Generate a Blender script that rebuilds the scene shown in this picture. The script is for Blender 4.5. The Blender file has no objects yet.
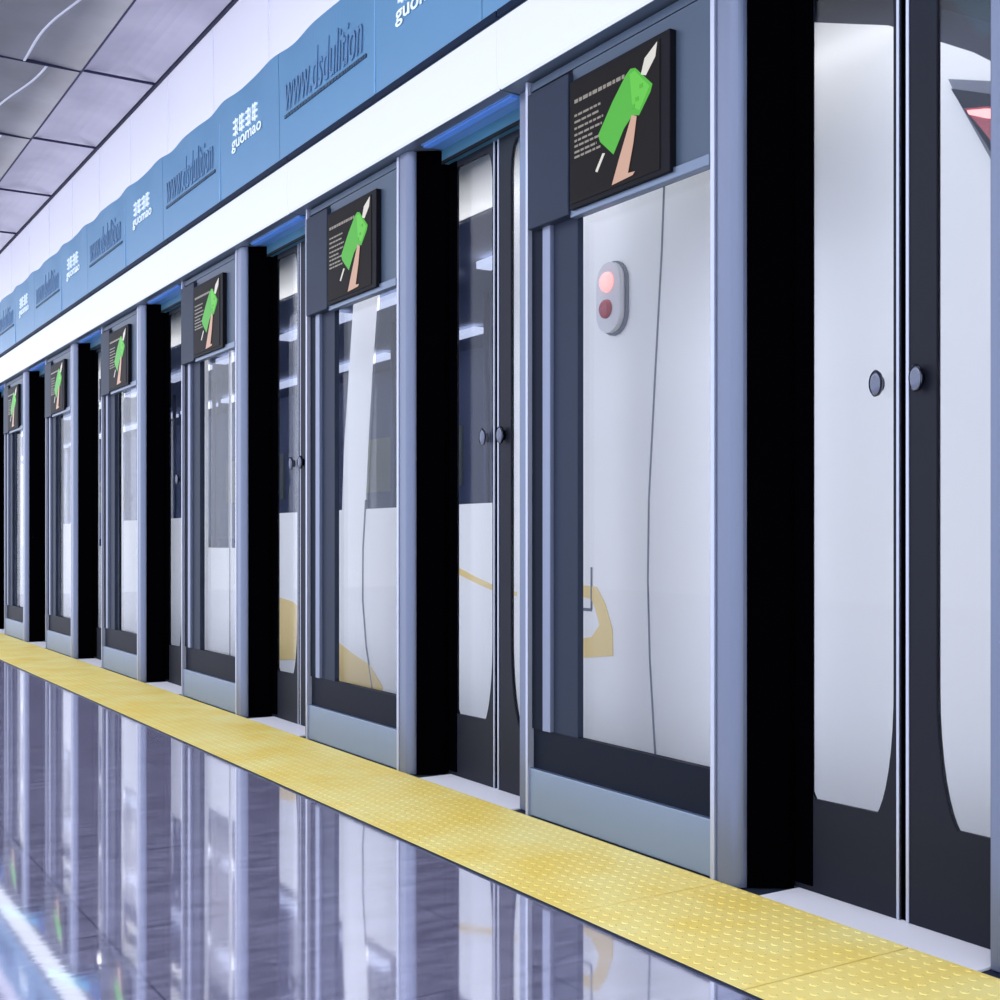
import bpy, bmesh, math, random
from mathutils import Vector, Matrix
random.seed(4)
scn = bpy.context.scene
COL = scn.collection

# ------------------------------------------------------------------ camera
cd = bpy.data.cameras.new('camera'); cam = bpy.data.objects.new('camera', cd); COL.objects.link(cam)
cam.location = (0, 0, 1.0)
cam.rotation_euler = (math.radians(90), 0, -math.radians(31.772))
cd.sensor_width = 36; cd.lens = 1.240*36; cd.shift_y = 0.040
cd.clip_start = 0.05; cd.clip_end = 200
scn.camera = cam

# ------------------------------------------------------------------ world, exposure
w = bpy.data.worlds.new('world'); scn.world = w; w.use_nodes = True
bg = w.node_tree.nodes['Background']; bg.inputs[0].default_value = (0.70, 0.745, 0.88, 1); bg.inputs[1].default_value = 2.75
scn.view_settings.view_transform = 'Standard'; scn.view_settings.look = 'None'
scn.view_settings.exposure = 0.0; scn.view_settings.gamma = 1.0

def area(name, loc, rot, sx, sy, power, color=(1, 1, 1)):
    l = bpy.data.lights.new(name, 'AREA'); l.shape = 'RECTANGLE'; l.size = sx; l.size_y = sy
    l.energy = power; l.color = color
    o = bpy.data.objects.new(name, l); COL.objects.link(o); o.location = loc; o.rotation_euler = rot
    return o
# cove lamp lying on top of the door header, washing the white wall
area('cove_lamp', (2.62, 11.0, 3.02), (0, math.radians(-152), 0), 0.16, 26, 230, (0.97, 0.96, 1.0))
# added unseen light behind the header, there to brighten the flank of the train
area('train_fill_light', (2.725, 12.0, 2.655), (0, math.radians(-25), 0), 0.05, 26, 45, (0.98, 0.98, 1.0))

# ------------------------------------------------------------------ materials
def mat(name, color, rough=0.5, metal=0.0, spec=0.5, emis=None, es=0.0):
    m = bpy.data.materials.new(name); m.use_nodes = True
    p = m.node_tree.nodes['Principled BSDF']
    p.inputs['Base Color'].default_value = (*color, 1); p.inputs['Roughness'].default_value = rough
    p.inputs['Metallic'].default_value = metal; p.inputs['Specular IOR Level'].default_value = spec
    if emis: p.inputs['Emission Color'].default_value = (*emis, 1); p.inputs['Emission Strength'].default_value = es
    return m
def N(m, t, **k):
    n = m.node_tree.nodes.new(t)
    for a, b in k.items(): setattr(n, a, b)
    return n
def noise_rough(m, scale=(1, 1, 1), nscale=8, lo=.2, hi=.4, bump=0.0):
    nt = m.node_tree; p = nt.nodes['Principled BSDF']
    tc = N(m, 'ShaderNodeTexCoord'); mp = N(m, 'ShaderNodeMapping'); mp.inputs['Scale'].default_value = scale
    no = N(m, 'ShaderNodeTexNoise'); no.inputs['Scale'].default_value = nscale
    mr = N(m, 'ShaderNodeMapRange'); mr.inputs['To Min'].default_value = lo; mr.inputs['To Max'].default_value = hi
    nt.links.new(tc.outputs['Object'], mp.inputs['Vector']); nt.links.new(mp.outputs[0], no.inputs['Vector'])
    nt.links.new(no.outputs['Fac'], mr.inputs['Value']); nt.links.new(mr.outputs[0], p.inputs['Roughness'])
    if bump:
        b = N(m, 'ShaderNodeBump'); b.inputs['Strength'].default_value = bump; b.inputs['Distance'].default_value = .004
        nt.links.new(no.outputs['Fac'], b.inputs['Height']); nt.links.new(b.outputs[0], p.inputs['Normal'])
    return m

M = {}
M['frame'] = noise_rough(mat('brushed blue grey aluminium', (0.13, 0.17, 0.24), .35, .5), (1, 1, 60), 6, .3, .42)
M['column'] = noise_rough(mat('anodised column', (0.135, 0.160, 0.235), .35, .5), (1, 60, .2), 4, .28, .4)
M['kick'] = noise_rough(mat('kick plate metal', (0.19, 0.25, 0.36), .35, .5), (1, 60, 1), 4, .3, .45)
M['upper'] = mat('blue grey coated panel', (0.055, 0.080, 0.120), .45, .1, .3)
M['dark'] = mat('dark slate coating', (0.007, 0.010, 0.020), .5, .0, .06)
M['navy'] = mat('dark navy coating', (0.022, 0.030, 0.052), .5, .0, .1)
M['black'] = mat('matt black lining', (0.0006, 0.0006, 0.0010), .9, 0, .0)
M['leaf'] = mat('door leaf charcoal', (0.008, 0.0095, 0.017), .5, 0, .15)
M['edge'] = mat('bright aluminium edge', (0.40, 0.43, 0.53), .3, .4)
M['rail'] = mat('pale aluminium rail', (0.17, 0.20, 0.29), .35, .3)
M['sill'] = mat('threshold metal', (0.92, 0.91, 0.96), .5, 0)
M['chrome'] = mat('dark chrome', (0.11, 0.12, 0.16), .2, 1.0)
M['white'] = mat('white plaster', (0.74, 0.73, 0.78), .7)
M['train'] = mat('white train paint', (0.86, 0.865, 0.87), .3, 0, .4)
M['seam'] = mat('grey seam', (0.16, 0.18, 0.24), .6)
M['lamphouse'] = mat('pale lamp housing', (0.62, 0.62, 0.66), .3, .1)
M['yel'] = mat('yellow livery', (0.82, 0.63, 0.27), .35)
M['rubber'] = mat('black rubber', (0.004, 0.004, 0.007), .6, 0, .12)
M['red'] = mat('red lamp', (0.30, 0.04, 0.07), .25, 0, .5, (1, .10, .16), .04)
M['redlit'] = mat('lit red lamp', (0.9, 0.3, 0.3), .25, 0, .5, (1, .32, .30), 1.3)
M['banner'] = noise_rough(mat('sky blue banner', (0.105, 0.25, 0.41), .4, 0, .35), (1, 1, 1), 2, .3, .42, .3)
M['navyline'] = mat('deep navy trim', (0.004, 0.012, 0.035), .6, 0, .1)
M['letterdark'] = mat('slate lettering', (0.085, 0.20, 0.37), .5)
M['letterdeep'] = mat('navy dashes', (0.01, 0.05, 0.10), .5)
M['letterwhite'] = mat('white lettering', (0.85, 0.95, 0.98), .5)
M['strip'] = mat('lit opal diffuser', (0.05, 0.055, 0.065), .5, 0, .2, (0.80, 0.86, 0.97), 1.0)
M['led'] = mat('blue led bar', (0.05, 0.12, 0.4), .5, 0, .3, (0.04, 0.13, 0.38), 0.6)
M['lintel'] = mat('lintel with painted teal glow', (0.035, 0.13, 0.20), .4, .1)  # the teal glow from the led is put into this colour
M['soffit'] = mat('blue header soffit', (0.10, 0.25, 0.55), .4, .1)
M['tunnel'] = mat('dark tunnel', (0.05, 0.055, 0.09), .9)
M['lumi'] = mat('luminous ceiling', (0.9, 0.9, 0.95), .5, 0, .3, (0.93, 0.94, 1.0), 1.6)
M['lampin'] = mat('carriage lamp', (0.9, 0.9, 0.95), .5, 0, .3, (0.95, 0.97, 1.0), 1.4)
M['cabin'] = mat('carriage lining', (0.42, 0.46, 0.56), .6)
M['seat'] = mat('blue seat', (0.05, 0.09, 0.35), .5)
M['poster'] = mat('pale yellow advert', (0.75, 0.74, 0.48), .5)
# screen graphics: a lit display, dark ground
M['screen'] = mat('dark screen', (0.003, 0.003, 0.003), .5, 0, .04, (0.013, 0.011, 0.013), 1.0)
M['g_green'] = mat('green on screen', (0.01, 0.01, 0.01), .4, 0, .12, (0.075, 0.46, 0.035), 1.0)
M['g_lime'] = mat('lime on screen', (0.01, 0.01, 0.01), .4, 0, .12, (0.12, 0.58, 0.055), 1.0)
M['g_skin'] = mat('skin on screen', (0.01, 0.01, 0.01), .4, 0, .12, (0.62, 0.38, 0.29), 1.0)
M['g_white'] = mat('white on screen', (0.01, 0.01, 0.01), .4, 0, .12, (0.72, 0.70, 0.66), 1.0)
M['g_text'] = mat('grey text on screen', (0.01, 0.01, 0.01), .4, 0, .12, (0.34, 0.32, 0.29), .8)

def glass(name, tint, ior=1.5, gain=1.0):
    m = bpy.data.materials.new(name); m.use_nodes = True; nt = m.node_tree; nt.nodes.clear()
    out = N(m, 'ShaderNodeOutputMaterial'); mx = N(m, 'ShaderNodeMixShader')
    tr = N(m, 'ShaderNodeBsdfTransparent'); tr.inputs[0].default_value = (*tint, 1)
    gl = N(m, 'ShaderNodeBsdfGlossy'); gl.inputs['Roughness'].default_value = .02
    lw = N(m, 'ShaderNodeLayerWeight'); lw.inputs['Blend'].default_value = .5      # 1 - cos of the angle, then Schlick
    fr = N(m, 'ShaderNodeMath', operation='POWER'); fr.inputs[1].default_value = 5.0
    mu = N(m, 'ShaderNodeMath', operation='MULTIPLY_ADD'); mu.inputs[1].default_value = .9*gain; mu.inputs[2].default_value = .03*gain; mu.use_clamp = True
    nt.links.new(lw.outputs['Facing'], fr.inputs[0]); nt.links.new(fr.outputs[0], mu.inputs[0]); nt.links.new(mu.outputs[0], mx.inputs[0])
    nt.links.new(tr.outputs[0], mx.inputs[1]); nt.links.new(gl.outputs[0], mx.inputs[2]); nt.links.new(mx.outputs[0], out.inputs[0])
    return m
M['glass'] = glass('clear door glass', (0.975, 0.98, 0.985), 1.5, 0.5)
M['trainglass'] = glass('tinted train glass', (0.42, 0.46, 0.60), 1.5, 0.7)

def floor_mat():
    m = bpy.data.materials.new('polished purple stone'); m.use_nodes = True; nt = m.node_tree; nt.nodes.clear()
    out = N(m, 'ShaderNodeOutputMaterial'); mx = N(m, 'ShaderNodeMixShader')
    df = N(m, 'ShaderNodeBsdfDiffuse'); gl = N(m, 'ShaderNodeBsdfGlossy')
    tc = N(m, 'ShaderNodeTexCoord'); mp = N(m, 'ShaderNodeMapping')
    mp.inputs['Rotation'].default_value = (0, 0, 0.6); mp.inputs['Scale'].default_value = (2.2, 9, 1)
    no = N(m, 'ShaderNodeTexNoise'); no.inputs['Scale'].default_value = 2.2; no.inputs['Detail'].default_value = 6; no.inputs['Distortion'].default_value = 1.2
    rp = N(m, 'ShaderNodeValToRGB')
    rp.color_ramp.elements[0].position = .36; rp.color_ramp.elements[0].color = (0.36, 0.34, 0.52, 1)
    rp.color_ramp.elements[1].position = .66; rp.color_ramp.elements[1].color = (0.58, 0.56, 0.80, 1)
    # tile joints
    br = N(m, 'ShaderNodeTexBrick'); br.offset = 0; br.inputs['Scale'].default_value = 1.0
    br.inputs['Brick Width'].default_value = .8; br.inputs['Row Height'].default_value = .8
    br.inputs['Mortar Size'].default_value = .003; br.inputs['Color1'].default_value = (1, 1, 1, 1); br.inputs['Color2'].default_value = (.93, .93, .93, 1)
    br.inputs['Mortar'].default_value = (.55, .55, .6, 1)
    mul = N(m, 'ShaderNodeMix', data_type='RGBA', blend_type='MULTIPLY'); mul.inputs[0].default_value = 1
    nt.links.new(tc.outputs['Object'], mp.inputs[0]); nt.links.new(mp.outputs[0], no.inputs['Vector']); nt.links.new(no.outputs['Fac'], rp.inputs[0])
    nt.links.new(tc.outputs['Object'], br.inputs['Vector'])
    nt.links.new(rp.outputs[0], mul.inputs[6]); nt.links.new(br.outputs['Color'], mul.inputs[7]); nt.links.new(mul.outputs[2], df.inputs[0])
    gl.inputs['Color'].default_value = (1.0, 1.0, 1.0, 1)
    gl.inputs['Roughness'].default_value = .045
    b = N(m, 'ShaderNodeBump'); b.inputs['Strength'].default_value = .04; b.inputs['Distance'].default_value = .002
    nt.links.new(no.outputs['Fac'], b.inputs['Height']); nt.links.new(b.outputs[0], gl.inputs['Normal'])
    mx.inputs[0].default_value = .70
    nt.links.new(df.outputs[0], mx.inputs[1]); nt.links.new(gl.outputs[0], mx.inputs[2]); nt.links.new(mx.outputs[0], out.inputs[0])
    return m
M['floor'] = floor_mat()

def yellow_mat():
    m = mat('yellow tactile rubber', (0.86, 0.69, 0.16), .5, 0, .25)
    nt = m.node_tree; p = nt.nodes['Principled BSDF']; tc = N(m, 'ShaderNodeTexCoord'); no = N(m, 'ShaderNodeTexNoise')
    no.inputs['Scale'].default_value = 3.0; no.inputs['Detail'].default_value = 8
    rp = N(m, 'ShaderNodeValToRGB'); rp.color_ramp.elements[0].position = .35; rp.color_ramp.elements[0].color = (0.93, 0.70, 0.15, 1)
    rp.color_ramp.elements[1].position = .68; rp.color_ramp.elements[1].color = (0.97, 0.84, 0.31, 1)
    nt.links.new(tc.outputs['Object'], no.inputs['Vector']); nt.links.new(no.outputs['Fac'], rp.inputs[0]); nt.links.new(rp.outputs[0], p.inputs['Base Color'])
    return m
M['yellow'] = yellow_mat()

def ceil_mat(name, c0, c1, metal, r0, r1):
    m = mat(name, c0, .35, metal); nt = m.node_tree; p = nt.nodes['Principled BSDF']
    tc = N(m, 'ShaderNodeTexCoord'); no = N(m, 'ShaderNodeTexNoise'); no.inputs['Scale'].default_value = 1.6; no.inputs['Detail'].default_value = 3
    rp = N(m, 'ShaderNodeValToRGB'); rp.color_ramp.elements[0].position = .35; rp.color_ramp.elements[0].color = (*c0, 1)
    rp.color_ramp.elements[1].position = .65; rp.color_ramp.elements[1].color = (*c1, 1)
    mr = N(m, 'ShaderNodeMapRange'); mr.inputs['To Min'].default_value = r0; mr.inputs['To Max'].default_value = r1
    nt.links.new(tc.outputs['Object'], no.inputs['Vector']); nt.links.new(no.outputs['Fac'], rp.inputs[0]); nt.links.new(rp.outputs[0], p.inputs['Base Color'])
    nt.links.new(no.outputs['Fac'], mr.inputs[0]); nt.links.new(mr.outputs[0], p.inputs['Roughness'])
    return m
M['ceildark'] = ceil_mat('grey metal ceiling panel', (0.12, 0.12, 0.14), (0.17, 0.17, 0.20), .25, .5, .6)
M['ceillav'] = ceil_mat('lavender painted soffit', (0.15, 0.145, 0.215), (0.21, 0.205, 0.28), 0, .5, .6)

# ------------------------------------------------------------------ mesh helpers
def build(name, bm, m, parent=None, loc=None, smooth=False):
    me = bpy.data.meshes.new(name)
    bmesh.ops.recalc_face_normals(bm, faces=bm.faces[:])
    bm.to_mesh(me); bm.free()
    me.materials.append(M[m] if isinstance(m, str) else m)
    if smooth:
        for p in me.polygons: p.use_smooth = True
    o = bpy.data.objects.new(name, me); COL.objects.link(o)
    if parent: o.parent = parent
    if loc: o.location = loc
    return o
def bx(bm, x0, x1, y0, y1, z0, z1):
    v = [bm.verts.new((x, y, z)) for x in (x0, x1) for y in (y0, y1) for z in (z0, z1)]
    for f in ((0,1,3,2),(4,6,7,5),(0,4,5,1),(2,3,7,6),(0,2,6,4),(1,5,7,3)): bm.faces.new([v[i] for i in f])
def box(name, x0, x1, y0, y1, z0, z1, m, parent=None, bev=0.0):
    bm = bmesh.new(); bx(bm, x0, x1, y0, y1, z0, z1)
    if bev: bmesh.ops.bevel(bm, geom=bm.edges[:], offset=bev, segments=2, affect='EDGES', profile=.5)
    return build(name, bm, m, parent)
def extrude_plan(name, pts, z0, z1, m, parent=None, smooth=False):      # pts in plan (x, y)
    bm = bmesh.new(); a = [bm.verts.new((x, y, z0)) for x, y in pts]; b = [bm.verts.new((x, y, z1)) for x, y in pts]; n = len(pts)
    for i in range(n): bm.faces.new((a[i], a[(i+1) % n], b[(i+1) % n], b[i]))
    bm.faces.new(a[::-1]); bm.faces.new(b)
    return build(name, bm, m, parent, smooth=smooth)
def plate(name, outline, holes, x0, x1, m, parent=None):
    # a flat plate standing in a plane of constant x; outline and holes are lists of (y, z)
    cu = bpy.data.curves.new(name, 'CURVE'); cu.dimensions = '2D'; cu.fill_mode = 'BOTH'; cu.extrude = abs(x1-x0)/2
    for loop in [outline]+holes:
        sp = cu.splines.new('POLY'); sp.points.add(len(loop)-1); sp.use_cyclic_u = True
        for p, (a, b) in zip(sp.points, loop): p.co = (a, b, 0, 1)
    t = bpy.data.objects.new('tmp', cu); COL.objects.link(t)
    me = bpy.data.meshes.new_from_object(t.evaluated_get(bpy.context.evaluated_depsgraph_get()))
    bpy.data.objects.remove(t); bpy.data.curves.remove(cu)
    for v in me.vertices:
        a, b, c = v.co; v.co = ((x0+x1)/2 + c, a, b)
    bm = bmesh.new(); bm.from_mesh(me); bpy.data.meshes.remove(me)
    bmesh.ops.remove_doubles(bm, verts=bm.verts[:], dist=1e-5)
    me = bpy.data.meshes.new(name)
    bmesh.ops.recalc_face_normals(bm, faces=bm.faces[:]); bm.to_mesh(me); bm.free()
    me.materials.clear(); me.materials.append(M[m]); me.name = name
    o = bpy.data.objects.new(name, me); COL.objects.link(o)
    if parent: o.parent = parent
    return o
def text(name, body, y0, y1, z0, z1, x, m, parent, shear=0.0, heavy=0.0):
    # raised lettering on a wall facing the platform, fitted into y0 -> y1 (read towards smaller y)
    cu = bpy.data.curves.new(name, 'FONT'); cu.body = body; cu.extrude = .5; cu.shear = shear; cu.offset = heavy; cu.resolution_u = 3
    t = bpy.data.objects.new('tmp', cu); COL.objects.link(t)
    me = bpy.data.meshes.new_from_object(t.evaluated_get(bpy.context.evaluated_depsgraph_get()))
    bpy.data.objects.remove(t); bpy.data.curves.remove(cu)
    xs = [v.co.x for v in me.vertices]; ys = [v.co.y for v in me.vertices]
    ax, bx_, ay, by = min(xs), max(xs), min(ys), max(ys)
    for v in me.vertices:
        a, b, c = v.co
        v.co = (x - .0015 + .003*(c > 0), y0 + (y1-y0)*(a-ax)/(bx_-ax), z0 + (z1-z0)*(b-ay)/(by-ay))
    me.materials.clear(); me.materials.append(M[m]); me.name = name
    o = bpy.data.objects.new(name, me); COL.objects.link(o); o.parent = parent
    return o
def tube(name, pts, r, m, parent=None, seg=8):
    bm = bmesh.new(); rings = []
    pts = [Vector(p) for p in pts]
    for i, p in enumerate(pts):
        d = (pts[min(i+1, len(pts)-1)] - pts[max(i-1, 0)]).normalized()
        u = d.cross(Vector((0, 0, 1)) if abs(d.z) < .9 else Vector((1, 0, 0))).normalized(); v = d.cross(u)
        rings.append([bm.verts.new(p + r*(math.cos(k*2*math.pi/seg)*u + math.sin(k*2*math.pi/seg)*v)) for k in range(seg)])
    for a, b in zip(rings, rings[1:]):
        for k in range(seg): bm.faces.new((a[k], a[(k+1) % seg], b[(k+1) % seg], b[k]))
    bm.faces.new(rings[0]); bm.faces.new(rings[-1][::-1])
    return build(name, bm, m, parent, smooth=True)
def lathe_x(name, prof, y, z, m, parent=None, seg=24, sq=1.0):          # prof: (x, radius) pairs, axis along x
    bm = bmesh.new(); rings = []
    for x, r in prof:
        rings.append([bm.verts.new((x, y + sq*r*math.cos(k*2*math.pi/seg), z + r*math.sin(k*2*math.pi/seg))) for k in range(seg)])
    for a, b in zip(rings, rings[1:]):
        for k in range(seg): bm.faces.new((a[k], a[(k+1) % seg], b[(k+1) % seg], b[k]))
    bm.faces.new(rings[0]); bm.faces.new(rings[-1][::-1])
    return build(name, bm, m, parent, smooth=True)
def empty(name, loc):
    o = bpy.data.objects.new(name, None); COL.objects.link(o); o.location = loc; o.empty_display_size = .1; return o
def tag(o, label, cat, group=None):
    o['label'] = label; o['category'] = cat
    if group: o['group'] = group
    return o
def struct(o, label=None):
    o['kind'] = 'structure'
    if label: o['label'] = label
    return o
def copy_tree(o, parent=None):
    c = o.copy(); COL.objects.link(c)
    if parent: c.parent = parent
    for ch in [k for k in KIDS[o.name]]: copy_tree(ch, c)
    return c
KIDS = {}
def index_kids():
    KIDS.clear()
    for o in bpy.data.objects: KIDS.setdefault(o.name, [])
    for o in bpy.data.objects:
        if o.parent: KIDS[o.parent.name].append(o)

LEDW = .45             # watts of the blue lamp under each light box
PITCH = 2.027          # one bay of the platform screen
T0 = 3.774             # far edge of the nearest fully seen fixed bay (y)
WX = 2.457             # front plane of the bays
YN, YF = -2.0, 24.0    # how far the setting runs
ORD = {-1: 'right edge', 0: 'nearest', 1: 'second', 2: 'third', 3: 'fourth', 4: 'fifth', 5: 'sixth', 6: 'seventh', 7: 'eighth', 8: 'ninth'}

# ------------------------------------------------------------------ setting
struct(box('floor', -10.0, 1.90, YN, YF, -.25, 0.0, 'floor'), 'polished purple grey stone platform floor mirroring the screen doors')
bm = bmesh.new()
bx(bm, 1.90, 2.72, YN, YF, -.25, -.004)
struct(build('trim_1', bm, 'navy'), 'platform edge slab under the yellow strip and doors')
struct(box('trim_2', 1.892, 1.902, YN, YF, -.02, .0035, 'navy'), 'thin dark line along the outer edge of the yellow strip')
struct(box('wall_right', 2.75, 2.85, YN, YF, 2.93, 4.50, 'white'), 'bright white wall band above the blue banner')
bm = bmesh.new()
for k in range(-2, 24): bx(bm, 2.744, 2.752, 1.0+k*1.013, 1.006+k*1.013, 2.95, 4.44)
struct(build('trim_3', bm, mat('pale seam', (.66, .66, .78), .6)), 'thin vertical seams of the white wall band')
struct(box('trim_4', 2.728, 2.752, YN, YF, 4.445, 4.47, mat('shadow gap', (.02, .02, .04), .8, 0, .1)), 'thin dark line between white wall band and ceiling')
# lavender soffit, gently coved towards the wall
bm = bmesh.new(); prof = []
for i in range(9):
    a = i/8; prof.append((2.19 + .56*a, 4.46 + .05*math.sin(a*math.pi)))
prof += [(2.75, 4.62), (2.19, 4.62)]
ra = [bm.verts.new((x, YN, z)) for x, z in prof]; rb = [bm.verts.new((x, YF, z)) for x, z in prof]
for i in range(len(prof)): bm.faces.new((ra[i], ra[(i+1) % len(prof)], rb[(i+1) % len(prof)], rb[i]))
bm.faces.new(ra); bm.faces.new(rb[::-1])
struct(build('trim_5', bm, 'ceillav', smooth=False), 'lavender soffit band beside the white wall')
bm = bmesh.new()
for k in range(-4, 8): bx(bm, 2.19, 2.74, 9.38+k*1.8, 9.392+k*1.8, 4.452, 4.47)
for k in range(-6, 8): bx(bm, 1.20, 2.19, 9.394+k*1.8, 9.404+k*1.8, 4.446, 4.47)
bx(bm, 2.185, 2.197, YN, YF, 4.448, 4.48)
struct(build('trim_6', bm, mat('soffit joint', (.025, .025, .06), .8, 0, .1)), 'dark joints of the lavender soffit')
# grey metal ceiling: one folded sheet per panel, each creased in a curve to shape a streak of light
bm = bmesh.new()
for k in range(-7, 8):
    y0 = 9.40+k*1.8; y1 = y0+1.792; n = 14; rows = []
    for i in range(n+1):
        a = i/n; y = y0+(y1-y0)*a
        xs = 1.93 - .16*a + .03*math.sin(a*2*math.pi+.8)
        rows.append([bm.verts.new(p) for p in ((-0.05, y, 4.47), (xs-.30, y, 4.462), (xs-.012, y, 4.452), (xs+.014, y, 4.466), (xs+.05, y, 4.470), (2.188, y, 4.453))])
    for r0, r1 in zip(rows, rows[1:]):
        for j in range(5): bm.faces.new((r0[j], r0[j+1], r1[j+1], r1[j]))
bx(bm, -.05, 2.19, YN, YF, 4.48, 4.6)
cl = struct(build('ceiling', bm, 'ceildark', smooth=False), 'grey metal ceiling panels with curved creases shaped for streaks of light')
bm = bmesh.new()  # bright strip along each crease, painting the reflected streak
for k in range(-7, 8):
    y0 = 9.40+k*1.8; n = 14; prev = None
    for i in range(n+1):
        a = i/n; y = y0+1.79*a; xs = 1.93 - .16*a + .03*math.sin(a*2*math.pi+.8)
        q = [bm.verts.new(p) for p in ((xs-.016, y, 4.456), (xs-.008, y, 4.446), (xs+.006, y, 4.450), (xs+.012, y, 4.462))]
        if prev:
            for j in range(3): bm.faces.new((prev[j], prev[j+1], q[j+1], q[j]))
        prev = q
struct(build('trim_10', bm, mat('painted light streak', (.42, .42, .50), .3, .3)), 'bright curved strips painting the streaks of light on the grey ceiling panels')
struct(box('trim_7', -2.6, -.15, YN, YF, 4.44, 4.47, 'lumi'), 'luminous ceiling band over the platform')
#struct(box('wall_left', -5.1, -5.0, YN, YF, 0, 4.6, mat('dim wall', (.30, .30, .42), .8)), 'far platform wall')
# track side
struct(box('trim_8', 2.72, 7.0, YN-4, YF+4, -1.3, -1.2, 'tunnel'), 'track bed')
struct(box('wall_back', 6.6, 6.7, YN-4, YF+4, -1.2, 4.0, 'tunnel'), 'dark tunnel wall behind the train')
struct(box('trim_9', 2.86, 6.6, YN-4, YF+4, 3.9, 4.0, 'tunnel'), 'tunnel roof over the train')

# yellow tactile strip: raised pads, slanted joints between the laid lengths
t = empty('tactile_paving', (2.18, 8, 0)); tag(t, 'yellow tactile warning strip along the foot of the screen doors', 'tactile paving')
bm = bmesh.new(); L = 0.60
joints = [YN] + [2.07-.02+.675*k for k in range(-4, 33)]
X0, X1 = 1.902, 2.446
for a, b in zip(joints, joints[1:]):
    sk = 0.0
    pts = [(X0, a+.003), (X1, a+.003), (X1, b-.003), (X0, b-.003)]
    lo = [bm.verts.new((x-2.18, y-8, -.004)) for x, y in pts]; hi = [bm.verts.new((x-2.18, y-8, .004)) for x, y in pts]
    for i in range(4): bm.faces.new((lo[i], lo[(i+1) % 4], hi[(i+1) % 4], hi[i]))
    bm.faces.new(hi); bm.faces.new(lo[::-1])
build('mat', bm, 'yellow', t)
bm = bmesh.new()
y = -0.5
while y < 13:
    for i in range(13):
        x = 1.935 + i*.0415
        lo = []; hi = []
        for k in range(6):
            c, s_ = math.cos(k*math.pi/3), math.sin(k*math.pi/3)
            lo.append(bm.verts.new((x-2.18+.013*c, y-8+.013*s_, .0035))); hi.append(bm.verts.new((x-2.18+.008*c, y-8+.008*s_,   .0054)))
        for k in range(6): bm.faces.new((lo[k], lo[(k+1) % 6], hi[(k+1) % 6], hi[k]))
        bm.faces.new(hi)
    y += .0415
pd = build('raised_pads', bm, 'yellow', t); pd['kind'] = 'stuff'

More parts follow.
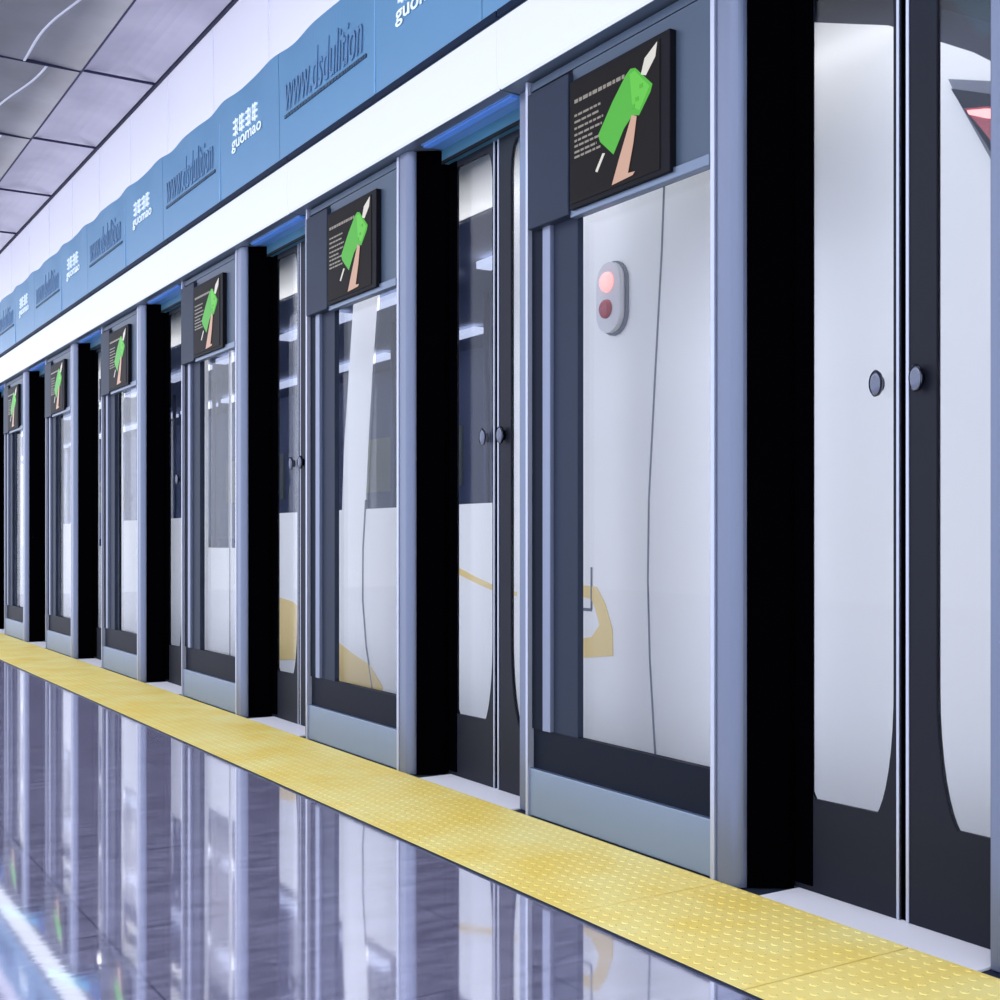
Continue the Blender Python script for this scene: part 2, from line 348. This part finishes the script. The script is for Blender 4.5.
# ------------------------------------------------------------------ fixed bay (origin at its far edge, s grows towards the camera => y = -s)
def Y(s): return -s
def fixed_bay():
    e = empty('glazed_screen_bay', (WX, T0, 0)); X = -WX     # child coordinates: x relative to WX
    # far stile, set back a little
    box('stile', .03, .13, 0, .105, .0, 2.658, 'column', e, .004)
    box('edge_trim', -.008, .05, -.010, .004, .0, 2.658, 'edge', e)
    # kick plate and the dark band above it
    box('kick_plate', 0, .12, -.994, -.010, .004, .175, 'kick', e, .003)
    box('bottom_rail', .018, .044, -.994, -.010, .175, .318, 'dark', e)
    # the dark post with a pale aluminium rail
    p = box('post', .020, .044, -.283, -.010, .318, 2.658, 'navy', e)
    box('rail', .004, .022, -.136, -.088, .318, 2.13, 'rail', p, .002)
    box('groove', .010, .022, -.088, -.012, .318, 2.13, 'dark', p)
    g = box('glass_pane', .045, .055, -.990, -.283, .31, 2.14, 'glass', e)
    box('bead', .015, .056, -.996, -.985, .318, 2.12, 'edge', g)
    # upper panel with motor cover and display
    u = box('upper_panel', .0, .044, -.994, -.283, 2.115, 2.615, 'upper', e)
    box('shadow_gap', .012, .044, -.994, -.010, 2.612, 2.622, 'rubber', u)
    box('head_rail', .004, .044, -.994, -.010, 2.622, 2.650, 'upper', u)
    box('cover_strip', .02, .044, -.994, -.010, 2.650, 2.658, 'rubber', u)
    box('lower_lip', -.012, .02, -.994, -.283, 2.105, 2.140, 'frame', u, .003)
    box('motor_cover', -.022, .044, -.285, -.030, 2.115, 2.60, 'navy', e, .004)
    d = box('display', -.026, .0, -.832, -.300, 2.125, 2.562, 'rubber', e, .003)
    box('screen', -.029, -.026, -.786, -.312, 2.142, 2.545, 'screen', d); s = d
    def pic(name, pts, lift, m):
        plate(name, [(-a, b) for a, b in pts], [], -.0290-lift-.001, -.0290-lift, m, s)
    sh = Vector((0, 0))
    pic('graphic_phone', [(.643,2.497),(.667,2.492),(.753,2.415),(.743,2.394),(.686,2.337),(.653,2.347),(.608,2.317),(.568,2.267),(.553,2.249),(.481,2.309),(.47,2.334),(.548,2.42),(.618,2.484)], .0005, 'g_green')
    pic('graphic_phone_face', [(.640,2.480),(.665,2.484),(.742,2.412),(.690,2.352),(.655,2.372)], .0018, 'g_lime')
    pic('graphic_arm', [(.653,2.347),(.677,2.337),(.660,2.256),(.632,2.168),(.667,2.165),(.657,2.156),(.548,2.150),(.590,2.232)], .0030, 'g_skin')
    pic('graphic_finger', [(.776,2.538),(.767,2.496),(.72,2.452),(.696,2.462),(.715,2.507)], .0006, 'g_white')
    pic('graphic_strap', [(.507,2.265),(.465,2.213),(.454,2.219),(.494,2.268)], .0006, 'g_white')
    for (a, z) in ((.679, 2.390), (.659, 2.372), (.700, 2.425)): box('graphic_lens', -.0335, -.0318, -a-.008, -a+.008, z-.006, z+.006, 'g_green', s)
    rnd = random.Random(7)
    def dashes(a0, a1, z, h):
        a = a0; bm = bmesh.new()
        while a < a1:
            l = rnd.uniform(.012, .035); bx(bm, -.0305, -.0288, -min(a+l, a1), -a, z-h/2, z+h/2); a += l+.007
        build('text_line', bm, 'g_text', s)
    dashes(.335, .610, 2.484, .012)
    for z, a1 in ((2.436, .481), (2.414, .47), (2.392, .496), (2.370, .49), (2.350, .44), (2.332, .481), (2.312, .46), (2.295, .481)): dashes(.335, a1, z, .007)
    # near column: bright edge, rounded corner, black splayed side
    box('edge_trim', -.008, .05, -1.012, -.994, .0, 2.658, 'edge', e, .002)
    pts = [(.0, -1.012), (-.008, -1.03)] + [(.004+.036*(1-math.cos(a))-.012, -1.078-.036*math.sin(a)) for a in [i*math.pi/2/8 for i in range(9)]] + [(.10, -1.114), (.10, -1.012)]
    extrude_plan('column', pts, 0, 2.658, 'column', e)
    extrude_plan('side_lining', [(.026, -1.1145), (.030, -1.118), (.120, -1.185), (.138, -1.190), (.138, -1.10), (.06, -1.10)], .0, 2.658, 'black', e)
    return e

def arc(cy, cz, ry, rz, a0, a1, n=8):
    return [(cy+ry*math.cos(math.radians(a0+(a1-a0)*i/n)), cz+rz*math.sin(math.radians(a0+(a1-a0)*i/n))) for i in range(n+1)]
def leaf(which):
    # origin on the sill at the meeting line; x plane 2.60
    e = empty('sliding_door_leaf', (2.60, T0-1.5735, 0))
    if which == 'far':       # extends to +y from the gap
        y0, y1 = .0115, .50
        hole = [(.316, 2.575), (.3275, 2.56), (.3275, .285), (.316, .266)] + [(.0315+.084*(1-math.sqrt(max(0, 1-((.60-z)/.352)**2))), z) for z in (.270, .285, .31, .345, .39, .44, .50, .56, .60)] + [(.0315+.05*(1-math.sqrt(max(0, 1-((z-2.45)/.126)**2))), z) for z in (2.45, 2.50, 2.54, 2.57)]
        knob_y, strip_y = .0735, (.318, .50)
        mgap = (y0, y0+.008); box('gasket', .012, .022, -.011, y0, .004, 2.64, 'black', e)
    else:
        y0, y1 = -.40, -.0115
        hole = [(-.345, 2.575), (-.345, .272)] + [(-.1055-.090*(1-math.sqrt(max(0, 1-((.62-z)/.368)**2))), z) for z in (.272, .285, .31, .345, .39, .44, .50, .56, .62)] + [(-.1055-.05*(1-math.sqrt(max(0, 1-((z-2.45)/.126)**2))), z) for z in (2.45, 2.50, 2.54, 2.57)]
        knob_y, strip_y = -.058, (-.40, -.35)
        mgap = (y1-.009, y1)
    f = plate('frame', [(y0, .004), (y1, .004), (y1, 2.64), (y0, 2.64)], [hole], .002, .018, 'leaf', e)
    g = plate('glass_pane', [(p[0], p[1]) for p in hole], [], .008, .013, 'glass', e)
    box('meeting_edge', -.001, .005, mgap[0], mgap[1], .004, 2.64, 'edge', e)
    box('edge_strip', -.002, .004, strip_y[0], strip_y[1], .02, 2.60, 'black' if which == 'far' else 'leaf', e)  # black on the far leaf paints the shade beside the column
    k = lathe_x('handle_knob', [(.004, .020), (-.006, .018), (-.010, .033), (-.020, .036), (-.026, .030), (-.028, .016)], knob_y, 1.416, 'chrome', e, 24, .58)
    return e

def header_box():
    e = empty('light_box', (2.40, T0, 2.66))
    # spans y from 0.115 to 0.115 - PITCH
    a, b = .115-PITCH+.006, .113
    bm = bmesh.new(); bx(bm, .012, .34, a, b, 0.0, .27); build('housing', bm, 'frame', e)
    pts = [(0.0, .012), (.004, .006), (.012, .002), (.012, .268), (.004, .262), (0, .256)]
    bm = bmesh.new(); P = [(.012, .002), (.002, .008), (-.004, .05), (-.006, .13), (-.004, .21), (.002, .256), (.012, .262)]
    A = [bm.verts.new((x, a, z)) for x, z in P]; B = [bm.verts.new((x, b, z)) for x, z in P]
    for i in range(len(P)): bm.faces.new((A[i], A[(i+1) % len(P)], B[(i+1) % len(P)], B[i]))
    bm.faces.new(A); bm.faces.new(B[::-1])
    build('diffuser', bm, 'strip', e)
    box('top_trim', -.006, .02, a, b, .268, .292, 'navyline', e)
    box('underside', .062, .20, -1.905, -1.195, -.003, .001, 'soffit', e)
    box('led_bar', .070, .10, -1.895, -1.20, -.010, -.003, 'led', e)
    l = bpy.data.lights.new('led_light', 'AREA'); l.shape = 'RECTANGLE'; l.size = .74; l.size_y = .12; l.energy = LEDW; l.color = (.08, .60, .95)
    o = bpy.data.objects.new('led_light', l); COL.objects.link(o); o.parent = e; o.location = (.07, -1.52, -.016)
    d = Vector((.5, 0, -.85)); o.rotation_mode = 'QUATERNION'; o.rotation_quaternion = d.to_track_quat('-Z', 'X')
    return e
def banner():
    y0 = 6.03 - PITCH       # reaches from 6.03 down to 4.003
    e = empty('banner_panel', (2.40, 4.003, 2.953))
    bm = bmesh.new(); n = 60; rows = []
    for i in range(n+1):
        yy = .003 + (PITCH-.006)*i/n
        zt = .548 + .0035*math.sin(yy*2*math.pi/PITCH*3) + .003*math.sin(yy*2*math.pi/PITCH*5+1)
        bulge = .006*math.sin(yy*2*math.pi/PITCH*3+.5)
        rows.append([bm.verts.new(p) for p in ((0, yy, 0), (-.002, yy, .2), (-.004-bulge*.3, yy, .40), (-.006-bulge, yy, zt), (.03, yy, zt), (.03, yy, 0))])
    for r0, r1 in zip(rows, rows[1:]):
        for j in range(6): bm.faces.new((r0[j], r0[(j+1) % 6], r1[(j+1) % 6], r1[j]))
    bm.faces.new(rows[0]); bm.faces.new(rows[-1][::-1])
    build('board', bm, 'banner', e, smooth=False)
    box('seam', -.006, .0, .905, .911, .005, .50, mat('banner seam', (.20, .42, .68), .4), e)
    text('lettering', 'www.dsdulition', 1.935, 1.03, .225, .425, -.008, 'letterdark', e, .18)
    bm = bmesh.new(); yy = 1.945
    while yy > 1.0:
        l = .030 if yy > 1.25 else .018
        bx(bm, -.009, -.001, yy-l, yy, .192, .208); yy -= l+.006
    build('dashed_line', bm, 'letterdeep', e)
    text('lettering', 'guomao', .70, .245, .215, .285, -.008, 'letterwhite', e, 0, .01)
    # small block-built characters above it
    bm = bmesh.new()
    for c in range(4):
        a = .68 - c*.10
        for q in range(3): bx(bm, -.009, -.001, a-.075, a, .315+q*.034, .327+q*.034)
        bx(bm, -.009, -.001, a-.044, a-.032, .305, .405); 
        if c % 2 == 0: bx(bm, -.009, -.001, a-.075, a-.065, .305, .38)
        else: bx(bm, -.009, -.001, a-.012, a-.002, .32, .405)
    build('emblem', bm, 'letterwhite', e)
    return e

def threshold():
    e = box('threshold_plate', -.0, .165, -1.915, -1.20, -.003, .003, 'sill', None)
    e.location = (2.448, T0, 0); e.name = 'threshold_plate'
    return e
def lintel():
    e = empty('door_lintel', (2.60, T0, 2.60))
    box('beam', -.035, .06, -1.925, -1.19, .0, .16, 'lintel', e)
    box('seal_strip', -.037, -.030, -1.925, -1.19, -.004, .010, 'rubber', e)
    return e

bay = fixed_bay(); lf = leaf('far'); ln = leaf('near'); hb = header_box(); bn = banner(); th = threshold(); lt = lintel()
index_kids()
BAYLAB = {
 -1: 'glazed screen bay cut by the right edge, only its far stile showing',
 0: 'largest glazed screen bay, with red train lamp showing through its glass',
 1: 'glazed screen bay with a slanted white train pillar seen through its glass, second largest display',
 2: 'third largest glazed screen bay, dark train window above white body behind glass',
 3: 'fourth largest glazed screen bay, between the third and fifth black doorways',
 4: 'fifth largest glazed screen bay, narrow pale glass under a small display',
 5: 'sixth glazed screen bay from the right with display, second from the left edge',
 6: 'smallest fully seen glazed screen bay, at the left edge',
 7: 'glazed screen bay beyond the left edge', 8: 'glazed screen bay furthest beyond the left edge'}
DW = {0: 'nearest doorway at the right edge', 1: 'second doorway from the right', 2: 'third doorway from the right', 3: 'fourth doorway from the right',
      4: 'fifth doorway from the right', 5: 'sixth doorway from the right', 6: 'doorway at the far left edge', 7: 'doorway beyond the left edge'}
def place(proto, k, dy, first):
    o = proto if first else copy_tree(proto)
    o.location = (proto.location.x, dy, proto.location.z); return o
base = {p.name: p.location.y for p in (bay, lf, ln, hb, bn, th, lt)}
ks = [0, -1] + list(range(1, 8))
for k in ks:
    f = (k == 0)
    o = place(bay, k, base[bay.name]+k*PITCH, f); tag(o, BAYLAB[k], 'glazed screen bay', 'glazed screen bays along the platform')
for k in range(0, 8):   # doorways: k-th doorway lies between bay k-1 and bay k ; proto belongs to bay 0's near side = doorway 0
    f = (k == 0)
    yy = k*PITCH
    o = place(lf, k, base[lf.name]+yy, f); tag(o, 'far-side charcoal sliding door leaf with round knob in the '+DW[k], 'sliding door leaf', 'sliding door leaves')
    o = place(ln, k, base[ln.name]+yy, f); tag(o, 'near-side charcoal sliding door leaf with round knob in the '+DW[k], 'sliding door leaf', 'sliding door leaves')
    o = place(th, k, base[th.name]+yy, f); tag(o, 'pale metal threshold plate on the floor of the '+DW[k], 'threshold', 'threshold plates')
    o = place(lt, k, base[lt.name]+yy, f); tag(o, 'blue-lit lintel beam over the door leaves of the '+DW[k], 'lintel', 'door lintels')
for k in [0] + list(range(1, 8)):
    o = place(hb, k, base[hb.name]+k*PITCH, k == 0)
    tag(o, 'glowing white light box above the ' + ORD[k] + ' glazed screen bay and the doorway right of it', 'light box', 'light boxes over the doors')
WHERE = {-1: 'rightmost, only its corner inside the frame', 0: 'largest one, cut by the top edge', 1: 'second largest', 2: 'third largest', 3: 'fourth largest', 4: 'fifth largest', 5: 'sixth largest', 6: 'smallest, at left edge', 7: 'beyond the left edge'}
for k in [0, -1] + list(range(1, 8)):
    o = place(bn, k, base[bn.name]+k*PITCH, k == 0)
    tag(o, 'sky blue banner panel with white and slate lettering, ' + WHERE[k], 'banner panel', 'blue banner panels')

# ------------------------------------------------------------------ train
tr = empty('train', (2.95, 8, 0)); tag(tr, 'white metro train with yellow livery standing behind the screen doors', 'train')
def ztop(t):
    P = [(1.1, 1.35), (1.6, 1.86), (2.19, 2.32), (2.28, 2.385), (2.38, 2.45), (2.53, 2.536), (2.70, 2.605), (2.87, 2.667), (3.3, 2.75), (4.0, 2.79), (5, 2.815), (60, 2.815)]
    for (a, b), (c, d) in zip(P, P[1:]):
        if t <= c: return b+(d-b)*(t-a)/(c-a)
    return 2.815
def lerp(P, z):
    if z <= P[0][0]: return P[0][1]
    for (a, b), (c, d) in zip(P, P[1:]):
        if z <= c: return b+(d-b)*(z-a)/(c-a)
    return P[-1][1]
bandR = [(0.2, 6.10), (1.17, 6.16), (1.7, 6.11), (2.3, 6.01), (2.55, 5.97)]
bandL = [(0.2, 6.47), (1.34, 6.47), (1.8, 6.40), (2.31, 6.32), (2.55, 6.29)]
cols = [(c, None) for c in (1.15, 1.4, 1.7, 2.0, 2.25, 2.55, 2.85, 3.3, 3.8, 4.3)] + [(4.70, 'w'), (5.35, 'w'), (bandR, None), (bandL, 'w'), (7.50, None), (7.85, 'd'), (8.30, None), (8.36, 'd'), (8.80, None)]
x = 9.3
while x < 27:
    cols += [(x, 'w'), (x+.9, 'w'), (x+1.8, None), (x+2.2, 'd'), (x+2.65, None), (x+2.71, 'd'), (x+3.15, None)]; x += 3.7
rows = [-.55, 0.2, .50, .945, 1.17, 1.5, 1.9, 2.25, 2.52, 2.60, None]
def P3(ci, ri):
    c = cols[ci][0]; z = rows[ri]
    t0 = lerp(c, z if z is not None else 2.6) if isinstance(c, list) else c
    zt = ztop(t0)
    if z is None: z = zt
    else: z = -.55 + (z+.55)*min(1, (zt+.55-.05)/(2.60+.55)) if zt < 2.70 else z
    dx = 0.0
    if t0 < 2.0: dx = .35*((2.0-t0)/.85)**2
    dx += .015*max(0, (.5-z))**2
    return Vector((dx, t0-8, z))
bm = bmesh.new(); V = {}
for ci in range(len(cols)):
    for ri in range(len(rows)): V[ci, ri] = bm.verts.new(P3(ci, ri))
def isopen(kind, ri):
    if kind == 'w': return rows[ri] >= 1.17 and rows[ri+1] is not None and rows[ri+1] <= 2.52
    if kind == 'd': return rows[ri] >= .945 and rows[ri+1] is not None and rows[ri+1] <= 2.52
    return False
for ci in range(len(cols)-1):
    for ri in range(len(rows)-1):
        if not isopen(cols[ci][1], ri): bm.faces.new((V[ci, ri], V[ci+1, ri], V[ci+1, ri+1], V[ci, ri+1]))
# roof, far side and underside carried round
prev = None; rf = bmesh.new()
for ci in range(len(cols)):
    p = V[ci, len(rows)-1].co; q = V[ci, 0].co; h = p.z
    ring = [rf.verts.new(p)] + [rf.verts.new(c) for c in ((p.x+.10, p.y, h+.10), (p.x+.45, p.y, h+.28), (1.4, p.y, h+.36), (2.4-p.x, p.y, h+.28), (2.75-p.x, p.y, h), (2.8-p.x, p.y, -.55))] + [rf.verts.new(q)]
    if prev:
        for j in range(len(ring)-1): rf.faces.new((prev[j], prev[j+1], ring[j+1], ring[j]))
    else: first_ring = ring
    prev = ring
bm.faces.new([V[0, r] for r in range(len(rows))] + [bm.verts.new(v.co) for v in first_ring[1:-1]])
roof = build('roof', rf, mat('dark slate roof paint', (0.035, 0.045, 0.075), .5), tr); roof['label'] = 'dark slate roof'
body = build('body', bm, 'train', tr)
# glass in the openings
def opening(ci0, ci1, r0, r1):
    nm = 'window'
    bm = bmesh.new()
    for ci in range(ci0, ci1):
        for ri in range(r0, r1):
            f = [P3(ci, ri), P3(ci+1, ri), P3(ci+1, ri+1), P3(ci, ri+1)]
            bm.faces.new([bm.verts.new(p + Vector((.012, 0, 0))) for p in f])
    bmesh.ops.remove_doubles(bm, verts=bm.verts[:], dist=1e-5)
    return build(nm, bm, 'trainglass', tr)
ci = 0
while ci < len(cols):
    k = cols[ci][1]
    if k:
        cj = ci+1
        while cols[cj][1] == k and k == 'w': cj += 1
        opening(ci, cj, 4 if k == 'w' else 3, 8)
        ci = cj
    else: ci += 1
# carriage interior
yb0, yb1 = 4.5-8, 27-8
bm = bmesh.new(); bx(bm, 2.2, 2.24, yb0, yb1, 0.0, 2.6); bx(bm, .05, 2.2, yb0, yb1, 0.0, .04); bx(bm, .05, 2.2, yb0, yb1, 2.56, 2.60); bx(bm, .05, 2.2, yb0-.04, yb0, 0, 2.6)
inn = build('interior', bm, 'cabin', tr)
for xx, zz in ((.55, 2.50), (1.6, 2.50)):
    bm = bmesh.new()
    yy = yb0+.3
    while yy < yb1-1: bx(bm, xx, xx+.09, yy, yy+1.1, zz, zz+.04); yy += 1.45
    build('ceiling_lamp', bm, 'lampin', inn)
bm = bmesh.new(); yy = yb0+.4
while yy < yb1-2:
    bx(bm, 1.75, 2.18, yy, yy+1.9, .42, .50); bx(bm, 2.08, 2.18, yy, yy+1.9, .50, 1.02); yy += 2.6
build('bench', bm, 'seat', inn)
bm = bmesh.new(); yy = yb0+.5
while yy < yb1-2:
    bx(bm, 2.185, 2.20, yy, yy+.55, 1.45, 1.95); yy += 1.3
build('advert', bm, 'poster', inn)
for i in range(8): tube('pole', [(1.1, yb0+.9+i*1.3, .04), (1.1, yb0+.9+i*1.3, 2.56)], .02, 'edge', inn)
# seams and door lines on the body
def on(t, z, l=0.0): return (-l, t-8, z)
tube('panel_seam', [on(t, z) for t, z in ((3.60, 2.74), (3.598, 2.384), (3.615, 2.082), (3.656, 1.602), (3.692, 1.151), (3.698, .848), (3.686, .546), (3.656, .211), (3.62, -.1))], .0045, 'seam', tr)
tube('panel_seam', [on(t, z) for t, z in ((6.156, 1.22), (6.19, .95), (6.194, .67), (6.15, .42), (6.069, .188), (5.98, -.05))], .0065, 'seam', tr)
box('step_recess', -.004, .002, 4.055-8, 4.063-8, .72, .89, 'seam', tr); box('step_recess', -.004, .002, 4.058-8, 4.175-8, .712, .724, 'seam', tr)
for a in (7.72, 8.33, 8.95):
    box('door_seam', -.003, .002, a-8, a+.012-8, .0, 2.6, 'seam', tr)
# yellow livery ribbon shapes
def deco(name, pts): plate(name, [(t-8, z) for t, z in pts], [], -.003, -.0005, 'yel', tr)
deco('livery_loop', [(4.30,.86),(4.177,.85),(4.127,.816),(4.024,.812),(3.965,.745),(3.918,.646),(3.915,.543),(4.177,.514),(4.32,.51),(4.32,.585),(4.177,.590),(4.058,.609),(4.004,.66),(4.03,.72),(4.06,.762),(4.177,.774),(4.30,.79)])
deco('livery_ribbon', [(6.62,.44),(6.47,.403),(6.297,.359),(6.106,.32),(5.95,.22),(5.95,.05),(6.2,.03),(6.62,.05)])
deco('livery_patch', [(7.60,.66),(7.409,.635),(7.195,.62),(6.9,.52),(6.9,.22),(7.195,.26),(7.409,.24),(7.60,.24)])
deco('livery_line', [(5.40,.93),(5.164,.875),(4.95,.822),(4.80,.792),(4.62,.77),(4.62,.752),(4.80,.765),(4.95,.795),(5.164,.842),(5.40,.905)])
# red signal lamp
def oval(cy, cz, ry, rz, n=24): return [(cy+ry*math.cos(i*2*math.pi/n), cz+rz*math.sin(i*2*math.pi/n)) for i in range(n)]
def stadium(cy, cz, r, h, n=10):
    return [(cy+r*math.cos(i*math.pi/n), cz+h+r*math.sin(i*math.pi/n)) for i in range(n+1)] + [(cy-r*math.cos(i*math.pi/n), cz-h-r*math.sin(i*math.pi/n)) for i in range(n+1)]
sl = plate('signal_lamp', stadium(3.905-8, 1.950, .076, .062), [], -.035, .004, 'lamphouse', tr); sl['label'] = 'pale metal housing with two red lenses'
plate('rim', stadium(3.900-8, 1.948, .084, .062), [], -.012, .003, 'seam', sl)
lathe_x('upper_lens', [(-.034, .040), (-.044, .038), (-.054, .028), (-.058, .013)], 3.908-8, 2.010, 'redlit', sl)
lathe_x('lower_lens', [(-.034, .038), (-.044, .036), (-.052, .026), (-.056, .012)], 3.916-8, 1.906, 'red', sl)
# tail lamp cluster at the cab end
tl = plate('tail_lamp', [(2.325-8, 2.310), (2.19-8, 2.262), (1.95-8, 2.16), (1.95-8, 1.55), (2.19-8, 2.055), (2.29-8, 2.235)], [], -.012, .004, 'seam', tr); tl['label'] = 'dark wedge-shaped tail lamp cluster with a red light'
plate('dark_lens', [(2.312-8, 2.278), (2.19-8, 2.226), (1.96-8, 2.13), (1.96-8, 1.62), (2.19-8, 2.080), (2.28-8, 2.225)], [], -.018, -.010, 'navy', tl)
plate('red_lens', [(2.262-8, 2.205), (2.19-8, 2.190), (2.0-8, 2.13), (2.0-8, 1.80), (2.185-8, 2.105), (2.20-8, 2.125)], [], -.024, -.016, 'red', tl)
plate('lit_bar', [(2.250-8, 2.196), (2.19-8, 2.183), (2.05-8, 2.14), (2.05-8, 2.11), (2.19-8, 2.157), (2.244-8, 2.183)], [], -.028, -.022, 'redlit', tl)
